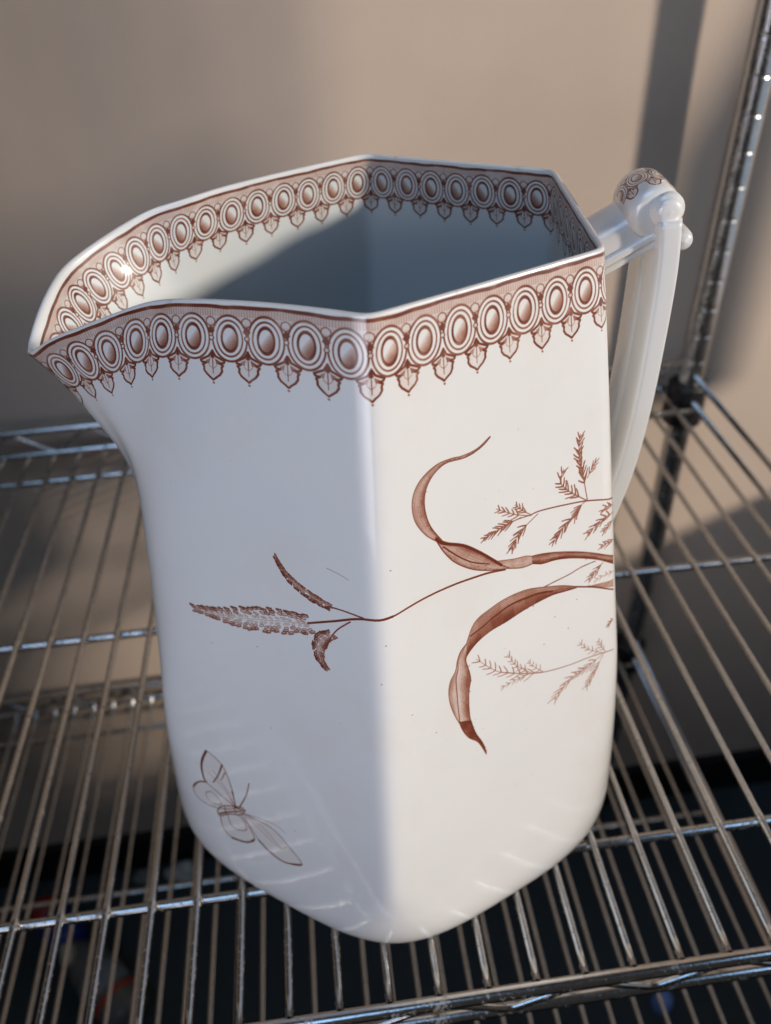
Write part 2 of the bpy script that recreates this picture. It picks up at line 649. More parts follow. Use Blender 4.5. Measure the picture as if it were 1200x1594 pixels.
PRINT = {
    'ribbon': [
        ([(1.867, 2.158), (1.653, 2.275), (1.404, 2.306), (1.199, 2.282), (0.978, 2.293), (0.777, 2.381), (0.636, 2.512), (0.561, 2.695), (0.56, 2.907), (0.625, 3.128), (0.785, 3.371), (0.972, 3.546)], [(1.868, 2.17), (1.736, 2.265), (1.55, 2.328), (1.384, 2.34), (1.139, 2.318), (0.977, 2.375), (0.856, 2.484), (0.774, 2.637), (0.751, 2.841), (0.789, 3.071), (0.877, 3.293), (1.069, 3.585)], [0.4, 0.26, 0.32, 0.62], 0.95),
        ([(0.943, 3.485), (1.164, 3.643), (1.425, 3.788), (1.694, 3.994), (1.927, 4.206), (2.167, 4.439), (2.324, 4.563)], [(0.96, 3.533), (1.078, 3.755), (1.252, 3.995), (1.475, 4.195), (1.703, 4.343), (1.982, 4.464), (2.242, 4.547)], [0.8, 0.35, 0.28, 0.25, 0.4], 0.95),
        ([(2.046, 4.331), (2.403, 4.433), (2.644, 4.479), (2.783, 4.536)], [(2.266, 4.547), (2.558, 4.661), (2.753, 4.684), (2.811, 4.676)], [0.3, 0.22, 0.3], 0.8),
        ([(2.773, 4.532), (2.991, 4.576), (3.348, 4.691), (3.773, 4.863), (4.16, 5.054), (4.562, 5.28), (4.633, 5.329)], [(2.792, 4.677), (3.005, 4.766), (3.257, 4.802), (3.57, 4.896), (3.95, 5.061), (4.289, 5.238), (4.58, 5.435), (4.648, 5.486)], [0.85, 0.45, 0.35, 0.75, 0.95], 1.0),
        ([(3.82, 5.579), (3.516, 5.424), (3.249, 5.321), (2.784, 5.165), (2.487, 5.128), (2.197, 5.142), (1.96, 5.201), (1.749, 5.271), (1.634, 5.385), (1.566, 5.545), (1.521, 5.68)], [(3.795, 5.587), (3.527, 5.542), (3.264, 5.498), (2.908, 5.509), (2.608, 5.544), (2.314, 5.604), (2.023, 5.639), (1.784, 5.722), (1.619, 5.84), (1.526, 5.943)], [0.4, 0.42, 0.55, 0.72, 0.85], 1.0),
        ([(1.521, 5.68), (1.414, 5.775), (1.35, 5.931), (1.314, 6.138), (1.219, 6.293), (1.182, 6.505), (1.212, 6.781), (1.297, 7.066), (1.398, 7.311)], [(1.361, 6.127), (1.325, 6.321), (1.341, 6.587), (1.369, 6.918), (1.413, 7.308)], [0.45, 0.18, 0.12], 0.85),
        ([(1.522, 5.694), (1.414, 5.79), (1.359, 5.936), (1.361, 6.127), (1.325, 6.321), (1.341, 6.587), (1.369, 6.918), (1.413, 7.308), (1.475, 7.519)], [(1.526, 5.943), (1.513, 6.036), (1.579, 6.271), (1.617, 6.47), (1.587, 6.715), (1.593, 7.037), (1.634, 7.386), (1.743, 7.725), (1.788, 7.863)], [0.12, 0.14, 0.28, 0.5, 0.62], 0.9),
        ([(1.397, 7.283), (1.475, 7.519), (1.606, 7.76), (1.817, 7.994), (1.996, 8.377)], [(1.634, 7.375), (1.743, 7.725), (1.869, 7.978), (1.942, 8.152), (1.995, 8.353)], [0.75, 0.9, 1.0], 1.0),
        ([(4.062, 5.686), (4.295, 5.735), (4.682, 5.827)], [(4.059, 5.665), (4.36, 5.82), (4.699, 5.971)], [0.35, 0.25], 0.5),
    ],
    'rib': [
        ([(1.078, 3.679), (1.339, 3.945), (1.609, 4.163), (1.931, 4.327)], 1.4, 0.9),
        ([(3.258, 5.422), (2.997, 5.34), (2.794, 5.317), (2.398, 5.303), (2.062, 5.391), (1.826, 5.488), (1.599, 5.561)], 2.2, 0.95),
        ([(0.951, 3.489), (1.078, 3.617), (1.425, 3.792), (1.695, 4.003), (1.927, 4.215), (2.168, 4.448)], 3.2, 0.9),
        ([(3.792, 5.566), (4.246, 5.779), (4.708, 6.047)], 1.5, 0.9),
        ([(3.066, 5.255), (3.294, 5.244), (3.602, 5.234), (3.86, 5.2), (4.168, 5.211)], 1.1, 0.8),
        ([(2.243, 4.56), (1.936, 4.49), (1.615, 4.453), (1.299, 4.43), (0.99, 4.43), (0.686, 4.453), (0.428, 4.494), (0.217, 4.534), (0.067, 4.54)], 2.0, 0.85),
        ([(0.181, 4.537), (0.042, 4.553), (-0.36, 4.623), (-0.845, 4.826), (-1.329, 5.022)], 2.4, 0.95),
        ([(-0.296, 4.588), (-0.61, 4.568), (-0.911, 4.566)], 1.5, 0.9),
        ([(-0.536, 4.737), (-0.767, 4.952), (-0.915, 5.166), (-1.016, 5.415)], 1.2, 0.9),
        ([(-0.889, 3.867), (-0.691, 3.908), (-0.508, 3.969)], 0.7, 0.3),
        ([(4.514, 4.155), (3.877, 3.938), (3.37, 3.825), (2.881, 3.744), (2.693, 3.75)], 1.3, 0.75),
        ([(2.693, 3.75), (2.412, 3.728), (2.094, 3.775), (1.802, 3.831)], 1.0, 0.6),
        ([(4.879, 7.458), (4.314, 7.333), (3.796, 7.263), (3.234, 7.128), (2.793, 6.94), (2.26, 6.641)], 1.0, 0.55),
    ],
    'frond': [
        ([(3.85, 3.919), (3.769, 3.636), (3.689, 3.351), (3.582, 3.023), (3.574, 2.676)], 9, 22, 1.5, 0.62, 0.28),
        ([(3.803, 3.498), (3.866, 3.393), (3.959, 3.257)], 6, 7, 1.2, 0.55, 0.2),
        ([(3.824, 3.909), (3.607, 3.741), (3.394, 3.563), (3.241, 3.359), (3.3, 3.172)], 10, 16, 1.5, 0.62, 0.2),
        ([(3.825, 3.918), (3.683, 3.997), (3.608, 4.146)], 9, 10, 1.4, 0.58, 0.3),
        ([(3.643, 4.092), (3.43, 4.21), (3.178, 4.448)], 9, 13, 1.5, 0.62, 0.2),
        ([(2.717, 3.759), (2.569, 3.639), (2.375, 3.452)], 7, 7, 1.3, 0.55, 0.3),
        ([(2.693, 3.759), (2.407, 3.633), (2.172, 3.489), (2.025, 3.392)], 8, 9, 1.3, 0.55, 0.3),
        ([(2.504, 3.72), (2.229, 3.743), (1.802, 3.831)], 8, 15, 1.4, 0.6, 0.2),
        ([(2.837, 3.783), (2.587, 3.924), (2.452, 4.046), (2.345, 4.231)], 9, 12, 1.5, 0.6, 0.35),
        ([(4.543, 4.433), (4.242, 4.416), (3.924, 4.589)], 9, 12, 1.5, 0.6, 0.2),
        ([(4.528, 4.291), (4.299, 4.214), (4.172, 4.275)], 7, 6, 1.3, 0.55, 0.2),
        ([(4.555, 4.552), (4.409, 4.605), (4.275, 4.684)], 7, 6, 1.3, 0.55, 0.2),
        ([(4.598, 4.979), (4.421, 4.96), (4.244, 4.955)], 7, 7, 1.3, 0.55, 0.1),
        ([(4.353, 5.315), (4.229, 5.408), (4.045, 5.54)], 7, 10, 1.2, 0.55, 0.1),
        ([(4.79, 6.734), (4.706, 6.737), (4.654, 6.806)], 5, 4, 1.2, 0.5, 0.1),
        ([(3.178, 7.1), (2.793, 6.94), (2.26, 6.641), (2.0, 6.406), (1.721, 6.089)], 11, 17, 1.1, 0.48, 0.1),
        ([(2.902, 6.979), (2.568, 6.639), (2.372, 6.308)], 8, 10, 1.0, 0.45, 0.15),
        ([(2.903, 6.996), (2.585, 6.967), (2.249, 6.997)], 6, 9, 1.0, 0.42, 0.15),
        ([(3.177, 7.083), (2.947, 6.857), (2.829, 6.665)], 6, 5, 1.0, 0.4, 0.1),
        ([(4.642, 7.417), (4.222, 7.539), (3.83, 7.617), (3.489, 7.903)], 12, 20, 1.3, 0.42, 0.15),
        ([(4.618, 7.461), (4.42, 7.756), (4.276, 8.039)], 9, 14, 1.2, 0.4, 0.2),
        ([(4.642, 7.417), (4.233, 7.126), (3.977, 6.835)], 7, 9, 1.0, 0.42, 0.2),
        ([(4.682, 7.409), (4.527, 7.191), (4.448, 7.014)], 6, 6, 1.0, 0.42, 0.2),
        ([(4.664, 5.645), (4.388, 5.601), (4.186, 5.637)], 5, 8, 0.9, 0.35, 0.1),
    ],
    'ear': [
        ([(-1.317, 5.042), (-1.827, 5.143), (-2.322, 5.262), (-2.94, 5.38), (-3.416, 5.414), (-3.777, 5.429)], 17, 17, 1.0),
        ([(-0.901, 4.554), (-1.165, 4.474), (-1.44, 4.344), (-1.667, 4.161), (-1.825, 3.902)], 7, 13, -0.6),
        ([(-0.91, 5.108), (-1.103, 5.278), (-1.181, 5.547), (-1.121, 5.746), (-1.025, 5.864)], 8, 10, 0.9),
    ],
    'moth': [
        ([(-3.609, 10.363), (-3.616, 9.919), (-3.697, 9.421), (-3.785, 9.232), (-3.971, 9.089), (-4.147, 9.053), (-4.314, 9.417), (-4.372, 9.75), (-4.309, 9.979), (-3.98, 10.172), (-3.609, 10.363)], 1.0, 0.55, 0.1),
        ([(-4.323, 9.986), (-4.595, 10.143), (-4.756, 10.381), (-4.693, 10.635), (-4.395, 10.692), (-4.059, 10.622), (-3.642, 10.381), (-3.952, 10.192), (-4.323, 9.986)], 1.0, 0.5, 0.1),
        ([(-3.47, 10.451), (-3.105, 10.446), (-2.697, 10.502), (-2.378, 10.777), (-2.062, 11.179), (-2.484, 11.366), (-2.836, 11.266), (-3.122, 11.063), (-3.47, 10.451)], 1.0, 0.5, 0.12),
        ([(-4.094, 10.837), (-4.065, 11.195), (-3.846, 11.41), (-3.456, 11.317), (-3.231, 11.111), (-3.334, 10.782), (-3.528, 10.51)], 1.0, 0.55, 0.12),
        ([(-4.372, 10.306), (-4.208, 10.22), (-4.069, 10.323), (-3.999, 10.462), (-4.242, 10.578), (-4.381, 10.453), (-4.372, 10.306)], 0.8, 0.4, 0.05),
        ([(-3.871, 10.715), (-3.827, 10.983), (-3.647, 11.052), (-3.411, 10.896), (-3.496, 10.62), (-3.676, 10.589)], 0.9, 0.5, 0.06),
        ([(-4.156, 10.748), (-4.013, 10.541), (-3.769, 10.398), (-3.442, 10.277), (-3.38, 10.349), (-3.511, 10.522), (-3.813, 10.662), (-4.098, 10.861), (-4.156, 10.748)], 1.3, 0.8, 0.18),
    ],
    'mothline': [
        ([(-4.131, 9.032), (-4.286, 9.337), (-4.357, 9.606), (-4.352, 9.877), (-4.309, 9.979)], 3.2, 0.85),
        ([(-4.309, 9.979), (-4.54, 10.1), (-4.735, 10.354)], 2.0, 0.7),
        ([(-3.636, 10.343), (-3.722, 10.041), (-3.88, 9.778), (-4.05, 9.524)], 0.8, 0.4),
        ([(-3.636, 10.343), (-3.797, 10.01), (-4.022, 9.781), (-4.199, 9.665)], 0.8, 0.35),
        ([(-3.769, 9.244), (-3.928, 9.6), (-4.104, 9.89)], 2.2, 0.5),
        ([(-3.73, 9.437), (-3.867, 9.704)], 1.5, 0.4),
        ([(-3.509, 10.311), (-3.268, 9.846), (-3.138, 9.448)], 1.3, 0.75),
        ([(-3.372, 10.414), (-2.853, 10.346), (-2.562, 10.36), (-2.387, 10.449)], 0.7, 0.35),
        ([(-3.122, 11.063), (-2.838, 11.282), (-2.485, 11.374), (-2.062, 11.179)], 2.4, 0.85),
        ([(-3.846, 11.41), (-3.457, 11.325), (-3.224, 11.099)], 3.0, 0.85),
        ([(-3.438, 10.448), (-3.077, 10.676), (-2.746, 10.918), (-2.516, 11.002)], 0.7, 0.3),
        ([(-3.345, 10.434), (-2.893, 10.645), (-2.572, 10.962), (-2.382, 10.815)], 0.7, 0.35),
        ([(-4.101, 10.805), (-3.802, 10.592), (-3.462, 10.405)], 2.2, 0.85),
        ([(-3.915, 10.524), (-3.919, 10.741)], 1.5, 0.7),
        ([(-3.636, 10.343), (-3.64, 10.555)], 1.5, 0.7),
        ([(-3.609, 10.363), (-3.454, 10.352), (-3.365, 10.327)], 2.6, 0.8),
        ([(-3.63, 9.925), (-3.603, 10.325)], 2.0, 0.6),
    ],
    'speck': [
        (-3.46, 6.1),
        (-2.44, 5.862),
        (-2.147, 10.247),
        (0.047, 5.049),
        (-0.048, 5.8),
        (-2.381, 7.685),
        (3.82, 5.838),
        (3.686, 6.391),
        (3.356, 5.988),
        (0.931, 7.27),
        (0.467, 6.629),
        (0.164, 3.72),
        (3.159, 6.486),
    ],
}


# ------------------------------------------------------------------ transfer print, drawn into ink maps (inches -> pixels)
class Ink:
    def __init__(self, x0, x1, y0, y1, ppi):
        self.x0, self.y0, self.s = x0, y0, ppi
        self.w, self.h = int((x1 - x0) * ppi), int((y1 - y0) * ppi)
        self.a = np.zeros((self.h, self.w), np.float32)

    def area(self, pts, pad):
        p = (np.asarray(pts, float) - (self.x0, self.y0)) * self.s
        lo = np.maximum(np.floor(p.min(0) - pad), 0).astype(int)
        hi = np.minimum(np.ceil(p.max(0) + pad) + 1, (self.w, self.h)).astype(int)
        if (hi <= lo).any():
            return None
        gx, gy = np.meshgrid(np.arange(lo[0], hi[0]) + .5, np.arange(lo[1], hi[1]) + .5)
        return p, gx, gy, (slice(lo[1], hi[1]), slice(lo[0], hi[0]))

    def put(self, sl, v):
        self.a[sl] = np.maximum(self.a[sl], v)

    def line(self, pts, w0, w1=None, d=1.0):
        """stroke of width w0..w1 inches and ink density d"""
        w1 = w0 if w1 is None else w1
        r = self.area(pts, max(w0, w1) * self.s + 2)
        if r is None:
            return
        p, gx, gy, sl = r
        best = np.full(gx.shape, -9.0)
        n = len(p) - 1
        for i in range(n):
            a, b = p[i], p[i + 1]
            ab = b - a
            t = np.clip(((gx - a[0]) * ab[0] + (gy - a[1]) * ab[1]) / max(ab @ ab, 1e-9), 0, 1)
            q = (i + t) / n
            dist = np.hypot(gx - a[0] - t * ab[0], gy - a[1] - t * ab[1])
            best = np.maximum(best, (w0 + (w1 - w0) * q) * self.s / 2 - dist)
        self.put(sl, d * np.clip(best + .5, 0, 1))

    def fill(self, pts, d, grain=.25):
        r = self.area(pts, 1)
        if r is None:
            return
        p, gx, gy, sl = r
        ins = np.zeros(gx.shape, bool)
        for i in range(len(p)):
            a, b = p[i], p[(i + 1) % len(p)]
            if a[1] == b[1]:
                continue
            c = ((a[1] > gy) != (b[1] > gy)) & (gx < (b[0] - a[0]) * (gy - a[1]) / (b[1] - a[1]) + a[0])
            ins ^= c
        hatch = .5 + .5 * np.sin((gx * .8 + gy * .6) * 1.35) * np.sin((gx * .6 - gy * .8) * 1.35)
        self.put(sl, ins * d * (1 - grain + grain * 2 * hatch * rng.random(gx.shape)))

    def ellipse(self, c, rx, ry, ang, w, d, fill=0.0):
        th = np.linspace(0, 2 * PI, 15)
        x, y = rx * np.cos(th), ry * np.sin(th)
        ca, sa = math.cos(ang), math.sin(ang)
        pts = np.stack([c[0] + x * ca - y * sa, c[1] + x * sa + y * ca], 1)
        if fill:
            self.fill(pts, fill)
        self.line(pts, w, w, d)


def curve(pts, n=None):
    """Catmull-Rom resample"""
    pts = np.array(pts, float)
    if len(pts) < 3:
        return pts
    return smooth_path(pts, n or (len(pts) - 1) * 5 + 1)


def resample(pts, n):
    pts = curve(pts)
    s = np.concatenate([[0], np.cumsum(np.linalg.norm(np.diff(pts, axis=0), axis=1))])
    q = np.linspace(0, s[-1], n)
    return np.stack([np.interp(q, s, pts[:, 0]), np.interp(q, s, pts[:, 1])], 1)


PX = .0118                                    # one photo-sized print unit in inches


def draw_plants():
    k = Ink(-5.4, 5.4, 1.9, 12.2, 115)
    for left, right, prof, edge in PRINT['ribbon']:
        L, Rr = resample(left, 44), resample(right, 44)
        nb = 12
        for j in range(nb):
            f0, f1 = j / nb, (j + 1) / nb
            d = np.interp((f0 + f1) / 2, np.linspace(0, 1, len(prof)), prof)
            for q0 in range(0, 43, 4):
                q1 = min(q0 + 4, 43)
                A0, B0 = L + (Rr - L) * (f0 - .02), L + (Rr - L) * (f1 + .02)
                dd = d * (1 + .16 * math.sin(q0 * .45 + j * .3)) * rng.uniform(.97, 1.03)
                k.fill(np.concatenate([A0[q0:q1 + 1], B0[q0:q1 + 1][::-1]]), min(dd, 1), .32)
        for j in range(7):
            f = (j + .5) / 7
            d = np.interp(f, np.linspace(0, 1, len(prof)), prof)
            a, b = sorted(rng.integers(1, 42, 2))
            m = L + (Rr - L) * f
            if b - a > 4:
                k.line(m[a:b], .010, .004, min(1, d * 1.5 + .08))
        for f, dd in ((0.0, edge * .75), (1.0, edge)):
            k.line(L + (Rr - L) * f, .016, .013, min(1, dd))
        if max(prof) > .6:
            for i in range(34):
                q = rng.integers(2, 42)
                m = L[q] + (Rr[q] - L[q]) * rng.uniform(.6, 1.04)
                k.line([m, m + rng.normal(0, .018, 2)], .012, .006, .9)
    for pts, w, d in PRINT['rib']:
        k.line(curve(pts), w * PX * 1.4, w * PX * 1.15, d)
    for pts, ln, cnt, w, d, start in PRINT['frond']:
        c = resample(pts, 60)
        k.line(c, w * PX * .9, w * PX * .5, d * .95)
        cnt = max(4, int(cnt * .62))
        for i in range(cnt):
            q = start + (1 - start) * (i + .3) / cnt
            j = min(int(q * 59), 58)
            t = c[j + 1] - c[j]
            t /= np.linalg.norm(t) + 1e-9
            size = ln * 1.35 * PX * (1.15 - .5 * q) * rng.uniform(.8, 1.15)
            for sg in (-1, 1):
                a = sg * rng.uniform(.45, 1.0)
                dr = np.array([t[0] * math.cos(a) - t[1] * math.sin(a), t[0] * math.sin(a) + t[1] * math.cos(a)])
                o = c[j] + t * rng.uniform(-.01, .01)
                mid = o + dr * size * .55 + t * size * .08
                k.line([o, mid, o + dr * size + t * size * .3], w * PX * 1.55, w * PX * .9, d * rng.uniform(.85, 1.1))
    for sp, hw, rows, side in PRINT['ear']:
        c = resample(sp, 80)
        k.line(c[:70], .010, .006, .35)
        rows = int(rows * 1.5)
        for i in range(rows):
            q = (i + .4) / rows
            j = min(int(q * 79), 78)
            t = c[j + 1] - c[j]
            t /= np.linalg.norm(t) + 1e-9
            nrm = np.array([-t[1], t[0]])
            prof = (.72 + .28 * math.sin(PI * min(1, q * 1.4))) * (1 - max(0, q - .6) * 1.75)
            for sg in (-1, 1):
                heavy = 1.0 if sg * side > 0 else .75
                wid = hw * PX * prof * (1.0 if abs(side) > .8 or sg * side > 0 else .45)
                for lane, sc in ((1.0, 1.0), (.62, .85), (.25, .6)):
                    o = c[j] + nrm * sg * wid * lane * rng.uniform(.9, 1.2) + t * (rng.uniform(-.045, .045) + .02 * sg)
                    ang = math.atan2(t[1], t[0]) + sg * rng.uniform(.25, .5)
                    big = .062 if hw > 12 else .045
                    k.ellipse(o, big * sc, big * .40 * sc, ang, .011, (1.0 if lane > .8 else .7 if lane > .5 else .35) * heavy,
                              .26 * heavy if lane > .8 else .10 if lane > .5 else 0)
                    if lane > .8:
                        s2 = o + nrm * sg * .014
                        k.line([s2 - t * .045, s2 + t * .055], .022, .010, heavy)
    for pts, w, d, f in PRINT['moth']:
        c = curve(pts)
        k.fill(c, f * .3)
        k.line(c, w * PX * 1.35, w * PX * 1.35, min(1, d * 1.7))
    for pts, w, d in PRINT['mothline']:
        k.line(curve(pts), w * PX * 1.5, w * PX * .9, min(1, d * 1.6))
    for x, y in PRINT['speck']:
        k.line([(x, y), (x + .010, y + .005)], .016, .012, .55)
    for i in range(26):
        x, y = rng.uniform(-5.2, 5.2), rng.uniform(2, 12)
        k.line([(x, y), (x + rng.normal(0, .008), y + rng.normal(0, .008))], .012, .008, rng.uniform(.12, .35))
    return k


def border_tiles(n=9, ppi=150):
    """n slightly different repeats of the beaded oval-and-leaf border; x along the rim, y down from it"""
    pitch, h = PITCH, 1.34
    k = Ink(0, n * pitch, 0, h, ppi)
    gx, gy = np.meshgrid((np.arange(k.w) + .5) / ppi, (np.arange(k.h) + .5) / ppi)
    aa = ppi

    def band(e, w):
        return np.clip((w / 2 - np.abs(e)) * aa + .5, 0, 1)

    ph = rng.uniform(0, 6, 8)
    wob = .006 * np.sin(gx * 5 + ph[0]) + .004 * np.sin(gx * 13 + ph[1])
    # rim line and hatched strip
    a = k.a
    a[:] = np.maximum(a, .95 * band(gy - .038 - wob, .050))
    hatch = .62 + .38 * np.sin(gx * 2 * PI / .037 + .5 * np.sin(gx * 17))
    a[:] = np.maximum(a, (gy > .05) * (gy < .175) * (.03 + .25 * hatch))
    cy = .475
    # ground between rim strip and the chain of ovals
    ground = np.zeros_like(a)
    chain = np.zeros_like(a)
    for i in range(-1, n + 1):
        x = gx - (i + .5) * pitch
        e = np.sqrt((x / .248) ** 2 + ((gy - cy) / .325) ** 2)
        chain = np.maximum(chain, e < 1.0)
    ground = (gy > .18) * (gy < .40) * (chain < .5)
    a[:] = np.maximum(a, ground * (.13 + .14 * np.sin((gx + gy) * 2 * PI / .03)))
    for i in range(-1, n + 1):
        dx, dy = rng.normal(0, .006, 2)
        x = gx - (i + .5) * pitch - dx
        y = gy - cy - dy
        for rx, ry, w, d in ((.242, .325, .027, .90), (.180, .255, .022, .82), (.110, .178, .034, 1.0)):
            e = (np.sqrt((x / rx) ** 2 + (y / ry) ** 2) - 1) * min(rx, ry) * 1.15
            hide = np.abs(x) < pitch * .5 + .01
            a[:] = np.maximum(a, d * band(e, w) * hide * (.86 + .14 * np.sin(np.arctan2(y, x) * 2 + ph[2] + i)))
        # bead shaded to the lower side
        e = np.sqrt((x / .110) ** 2 + (y / .178) ** 2)
        sh = np.clip(((x * .75 / .112 + y * .9 / .172) + .30) * .62, 0, 1) * (e < 1)
        a[:] = np.maximum(a, np.clip(sh * (.75 + .25 * np.sin(gy * 2 * PI / .022)), 0, .92))
        # small ring, scale and leaf between two ovals
        x = gx - i * pitch - dx
        e = np.hypot(x, y) - .032
        a[:] = np.where(np.hypot(x, y) < .034, np.minimum(a, .12), a)
        a[:] = np.maximum(a, .85 * band(e, .014))
        sc = np.hypot(x / .062, (gy - .245) / .062)
        a[:] = np.where(sc < 1, np.minimum(a, .10 + .5 * (gy > .265)), a)
        a[:] = np.maximum(a, .75 * band((sc - 1) * .06, .014))
        neck = (np.abs(x) < .07 * np.clip((gy - .30) / .09, 0, 1) * np.clip((.42 - gy) / .05, 0, 1))
        a[:] = np.maximum(a, .85 * neck)
        c = i * pitch + dx
        top = .672 + dy
        dens = rng.uniform(.66, .97)
        lf = [(0, -.01), (.045, .07), (.175, .135), (.155, .165), (.095, .172), (.150, .205), (.128, .235), (.130, .29), (.095, .345), (.04, .39), (.0, .425)]
        if True:
            for sg in (-1, 1):
                k.line([(c + sg * px + rng.normal(0, .003), top + py) for px, py in lf], .032, .028, min(1, dens * 1.1))
            k.fill([(c - sg * px, top + py) for sg in (1, -1) for px, py in (lf if sg == 1 else lf[::-1])], .05)
            k.fill([(c - .03, top + .10), (c, top - .02), (c + .03, top + .10)], .95, .1)
            k.fill([(c - .105, top + .145), (c - .03, top + .10), (c - .055, top + .20)], .45)
            k.fill([(c + .115, top + .150), (c + .03, top + .10), (c + .055, top + .20)], .62)
            k.line([(c, top + .08), (c, top + .33)], .015, .011, dens * .8)
            for sg in (-1, 1):
                k.line([(c, top + .26), (c + sg * .055, top + .21)], .010, .008, dens * .6)
            k.line([(c - .004, top + .465), (c + .004, top + .47)], .026, .026, dens * .75)
    a *= .93 + .07 * np.sin(gx * 9 + ph[4])
    return k


def ink_image(name, arr, wrap=False):
    h, w_ = arr.shape
    im = bpy.data.images.new(name, w_, h, alpha=False, float_buffer=False)
    im.colorspace_settings.name = 'Non-Color'
    px = np.ones((h, w_, 4), np.float32)
    px[..., 0] = px[..., 1] = px[..., 2] = np.clip(arr[::-1], 0, 1)
    im.pixels.foreach_set(px.ravel())
    im.update()
    im.pack()
    return im


PERIM = float(URIM[-1])
NREP = 45
PITCH = PERIM / NREP

INK = (.150, .026, .012)          # light let through by full ink


def glaze_material(name, kind):
    t = NT(name)
    white = t.mix(t.ramp(t.noise(14, 4, .6), [(.35, (0, 0, 0)), (.75, (1, 1, 1))]), (.745, .74, .725), (.71, .71, .70))
    # faint tea-coloured clouds in the old glaze
    cloud = t.ramp(t.noise(30, 5, .65), [(.52, (0, 0, 0)), (.72, (1, 1, 1))])
    white = t.mix(t.math('MULTIPLY', cloud, .30), white, (.70, .645, .56))
    col = white

    def tex(uvname, img, x0, y0, sx, sy, ext):
        uv = t.n('ShaderNodeUVMap', uv_map=uvname)
        mp = t.n('ShaderNodeMapping', vector_type='POINT')
        # u = (x - x0) / sx ; v = 1 - (y - y0) / sy
        mp.inputs['Scale'].default_value = (1 / sx, -1 / sy, 1)
        mp.inputs['Location'].default_value = (-x0 / sx, 1 + y0 / sy, 0)
        t.l(uv.outputs['UV'], mp.inputs['Vector'])
        im = t.n('ShaderNodeTexImage', image=img, extension=ext)
        t.l(mp.outputs['Vector'], im.inputs['Vector'])
        return im.outputs['Color'], uv
    if kind in ('body', 'roll'):
        uvn = 'UVMap'
        ntile = 9
        uv = t.n('ShaderNodeUVMap', uv_map=uvn)
        sep = t.n('ShaderNodeSeparateXYZ')
        t.l(uv.outputs['UV'], sep.inputs[0])
        u, v = sep.outputs['X'], sep.outputs['Y']
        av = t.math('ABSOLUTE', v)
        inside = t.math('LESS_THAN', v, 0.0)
        # inside the band sits a little lower below the lip
        av = t.math('SUBTRACT', av, t.math('MULTIPLY', inside, .03))
        warp = t.math('MULTIPLY', t.math('SUBTRACT', t.noise(1.2, 2, .5, uv.outputs['UV']), .5), .035)
        cmb = t.n('ShaderNodeCombineXYZ')
        t.l(t.math('DIVIDE', u, ntile * PITCH), cmb.inputs[0])
        t.l(t.math('SUBTRACT', 1.0, t.math('DIVIDE', t.math('ADD', av, warp), 1.34)), cmb.inputs[1])
        im = t.n('ShaderNodeTexImage', image=BORDER_IMG, extension='REPEAT')
        t.l(cmb.outputs[0], im.inputs['Vector'])
        inband = t.math('MULTIPLY', t.math('LESS_THAN', av, 1.30), t.math('GREATER_THAN', av, .008 if kind == 'body' else .17))
        worn = t.ramp(t.noise(3.5, 4, .6, uv.outputs['UV']), [(.30, (.55, .55, .55)), (.5, (1, 1, 1))])
        ink = t.math('MULTIPLY', t.math('MULTIPLY', im.outputs['Color'], inband), worn)
        if kind == 'roll':
            ink = t.math('MINIMUM', t.math('MULTIPLY', ink, 1.5), 1.25)
        if kind == 'body':
            pl, _ = tex('PrintMap', PLANT_IMG, PLANT_BOX[0], PLANT_BOX[2], PLANT_BOX[1] - PLANT_BOX[0], PLANT_BOX[3] - PLANT_BOX[2], 'CLIP')
            outside = t.math('SUBTRACT', 1.0, inside)
            ink = t.math('MAXIMUM', ink, t.math('MULTIPLY', pl, outside))
        # the ink is a stain in the glaze: each colour is absorbed in step with its density
        ch = t.n('ShaderNodeCombineXYZ')
        for i, tr in enumerate(INK):
            t.l(t.math('POWER', tr, ink), ch.inputs[i])
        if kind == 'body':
            # blue-grey tint puts the cool shade of the interior into the glaze colour
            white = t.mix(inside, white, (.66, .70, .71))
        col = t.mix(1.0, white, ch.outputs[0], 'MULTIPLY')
        if kind == 'body':
            # tea-coloured stains on the worn lip
            lip = t.math('LESS_THAN', t.math('ABSOLUTE', t.math('SUBTRACT', av, .06)), .16)
            st = t.ramp(t.noise(1.1, 5, .65, uv.outputs['UV']), [(.60, (0, 0, 0)), (.70, (1, 1, 1))])
            col = t.mix(t.math('MULTIPLY', t.math('MULTIPLY', st, lip), .55), col, (.30, .13, .035))
    t.set(Base_Color=col, Roughness=.30)
    t.bsdf.inputs['IOR'].default_value = 1.5
    t.bsdf.inputs['Coat Weight'].default_value = 1.0
    if kind == 'body':
        t.l(t.math('SUBTRACT', 1.0, t.math('MULTIPLY', inside, .75)), t.bsdf.inputs['Coat Weight'])      # the inside has lost most of its gloss
        t.l(t.math('ADD', .30, t.math('MULTIPLY', inside, .18)), t.bsdf.inputs['Roughness'])
    t.bsdf.inputs['Coat Roughness'].default_value = .075
    t.bsdf.inputs['Coat IOR'].default_value = 1.5
    wav = t.math('ADD', t.noise(26, 3, .5), t.math('MULTIPLY', t.noise(130, 3, .6), .12))
    bmp = t.n('ShaderNodeBump')
    bmp.inputs['Strength'].default_value = .35
    bmp.inputs['Distance'].default_value = .0010
    t.l(wav, bmp.inputs['Height'])
    t.l(bmp.outputs['Normal'], t.bsdf.inputs['Coat Normal'])
    return t.m


